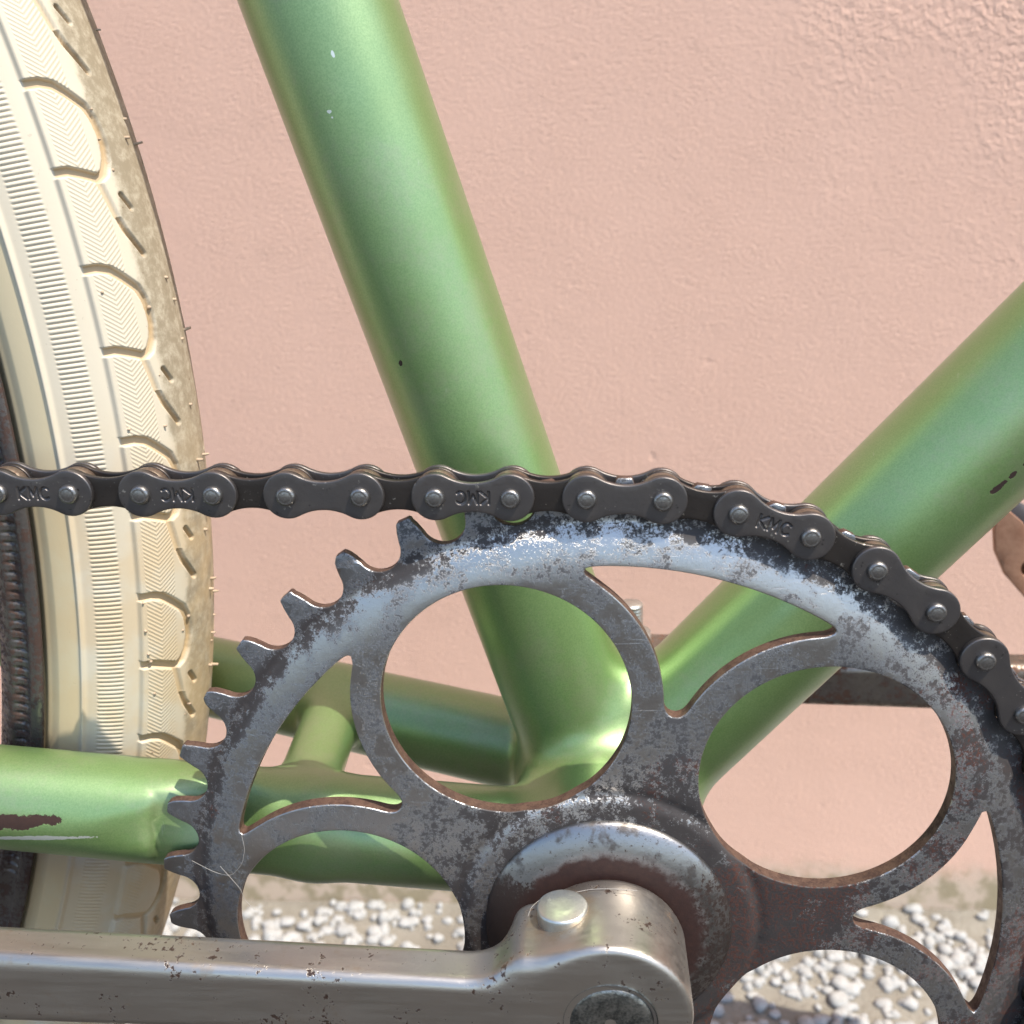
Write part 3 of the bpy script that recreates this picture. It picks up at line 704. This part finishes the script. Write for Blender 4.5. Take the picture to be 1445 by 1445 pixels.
th1 = np.arange(-24, 17.001, .0292); ph1 = np.concatenate([np.arange(-118, -46, 3.0), np.arange(-46, 118.01, .72)])
V1, F1, U1, G1 = tyre_grid(th1, ph1, True)
th2 = np.linspace(17.0, 336.0, 560); ph2 = np.arange(-118, 119, 3.0)
V2, F2, U2, G2 = tyre_grid(th2, ph2, False)
Vt = np.concatenate([V1, V2]); Ft = np.concatenate([F1, F2 + len(V1)]); Ut = np.concatenate([U1, U2]); Gt = np.concatenate([G1, G2])
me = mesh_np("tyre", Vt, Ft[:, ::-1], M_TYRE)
uvl = me.uv_layers.new(name="arc"); li = np.empty(len(me.loops), np.int32); me.loops.foreach_get("vertex_index", li)
uvl.data.foreach_set("uv", (Ut[li] * .001).astype(np.float32).ravel())
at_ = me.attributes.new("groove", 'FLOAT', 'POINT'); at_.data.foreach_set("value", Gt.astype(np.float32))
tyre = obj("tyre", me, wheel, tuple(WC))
# moulding nibs left standing on the tread
Vn = []; Fn = []; b = 0
for t in np.arange(-17, 17.5, .95):
    for ph in (-9, -2, 23.0, 46.0):
        if random.random() < (.45 if ph < 10 else .55): continue
        tt = math.radians(t + random.uniform(-.35, .35)); pp = math.radians(ph + random.uniform(-4, 4)); L = random.uniform(.9, 1.9) if ph < 10 else random.uniform(.4, .9); rr = random.uniform(.24, .38)
        d = np.array([math.cos(pp) * math.cos(tt), math.cos(pp) * math.sin(tt), math.sin(pp)]); bend = rng.normal(0, .10, 3)
        c0 = np.array([RC * math.cos(tt), RC * math.sin(tt), 0]) + d * (RS + .5)
        e1 = np.cross(d, (0, .3, 1)); e1 /= np.linalg.norm(e1); e2 = np.cross(d, e1)
        for s, f in ((0, 1.25), (.5, 1), (1, .8)):
            for k in range(6):
                a = k * math.pi / 3; Vn.append(c0 + (d + bend * s) * L * s + rr * f * (e1 * math.cos(a) + e2 * math.sin(a)))
        for s in (0, 1):
            for k in range(6): Fn.append((b + s * 6 + k, b + s * 6 + (k + 1) % 6, b + s * 6 + 6 + (k + 1) % 6, b + s * 6 + 6 + k))
        Fn.append((b + 12, b + 13, b + 14, b + 15)); Fn.append((b + 15, b + 16, b + 17, b + 12)); b += 18
M_NIB = mat_simple("tan_rubber_nib", (.50, .38, .27), (.38, .28, .19), 0, .7, .8, .3, .2)
o = obj("moulding_nibs", mesh_np("moulding_nibs", np.array(Vn), np.array(Fn), M_NIB), wheel, tuple(WC)); o["kind"] = "stuff"
# rim: hooked steel section with two knurled braking bands
rp = [(299.3, 20.6), (299.6, 21.9), (298.6, 22.3), (297.2, 22.2), (296.4, 21.2), (294.6, 20.6), (292.6, 20.9), (291.2, 20.2), (289.4, 18.8), (287.8, 16.8), (286.8, 13.5), (286.5, 8.0), (289.0, 0.0)]
rp = rp + [(r, -z) for r, z in rp[::-1][1:]]
pts = []
for (r0, z0), (r1, z1) in zip(rp[:-1], rp[1:]):
    for k in range(3): pts.append((r0 + (r1 - r0) * k / 3, z0 + (z1 - z0) * k / 3))
pts.append(rp[-1]); pts = np.array(pts)
tha = np.concatenate([np.linspace(-19, 19, 900, endpoint=False), np.linspace(19, 341, 420, endpoint=False)]); n, m = len(tha), len(pts)
dr = np.zeros((n, m)); kn = (tha / .42) % 1.0; notch = np.where(np.abs(tha) <= 19, sm(.18, .32, kn) * sm(.62, .48, kn), 0)
band = np.exp(-((pts[:, 0] - 294.8) / 1.2) ** 2) + np.exp(-((pts[:, 0] - 289.4) / 1.2) ** 2); band = band * (pts[:, 1] > 0)
dz = -.55 * notch[:, None] * band[None]
t = np.radians(tha)[:, None]; Vr_ = np.stack([pts[None, :, 0] * np.cos(t), pts[None, :, 0] * np.sin(t), pts[None, :, 1] + dz], -1).reshape(-1, 3)
i = np.arange(n)[:, None] * m; i2 = ((np.arange(n) + 1) % n)[:, None] * m; j = np.arange(m - 1)[None]
Fr_ = np.stack([i + j, i2 + j, i2 + j + 1, i + j + 1], -1).reshape(-1, 4)
obj("rim", mesh_np("rim", Vr_, Fr_, M_RIM), wheel, tuple(WC))

# --- fine hairs caught on the metal: each lies on its own
M_HAIR = NT("pale_hair"); M_HAIR.p(color=(.34, .32, .29), rough=.5); M_HAIR = M_HAIR.m
def strand(name, pts, r, label):
    P = np.array(pts, float); t = np.linspace(0, len(P) - 1, 60)
    C = np.stack([np.interp(t, range(len(P)), P[:, k]) for k in range(3)], 1)
    for _ in range(16): C[1:-1] = (C[:-2] + 2 * C[1:-1] + C[2:]) / 4
    T = np.gradient(C, axis=0); T /= np.linalg.norm(T, axis=1)[:, None]
    e1 = np.cross(T, (0.1, .2, 1)); e1 /= np.linalg.norm(e1, axis=1)[:, None]; e2 = np.cross(T, e1)
    a = np.arange(5) * 2 * np.pi / 5
    V = (C[:, None] + r * (e1[:, None] * np.cos(a)[None, :, None] + e2[:, None] * np.sin(a)[None, :, None])).reshape(-1, 3)
    F = [(i * 5 + k, i * 5 + (k + 1) % 5, i * 5 + 5 + (k + 1) % 5, i * 5 + 5 + k) for i in range(59) for k in range(5)]
    c = C[0]; o = obj(name, mesh_np(name, V - c, np.array(F), M_HAIR), at=tuple(c)); tag(o, label, "hair", "stray hairs on the bicycle"); return o
strand("hair", [(-81.0, 11.9, -2.0), (-76.2, 10.3, -.6), (-72.6, 9.9, .1), (-70.0, 12.9, .2), (-69.1, 16.4, .2), (-69.4, 19.4, .2)], .045, "pale hair curling over the lower left teeth of the chainring")
strand("hair", [(-74.6, 12.2, .0), (-72.7, 9.6, .15), (-71.0, 7.0, .2), (-70.6, 4.7, .2), (-68.7, 2.3, .2)], .045, "short pale hair drooping towards the crank on the chainring")
strand("hair", [(-14.2, 11.4, 12.2), (-13.6, 12.2, 10.4), (-10.5, 13.2, 8.0), (-7.0, 13.4, 8.6), (-3.0, 14.3, 8.2), (1.6, 14.7, 8.6), (5.3, 13.9, 8.0)], .05, "long pale hair lying behind the cotter pin on the crank")
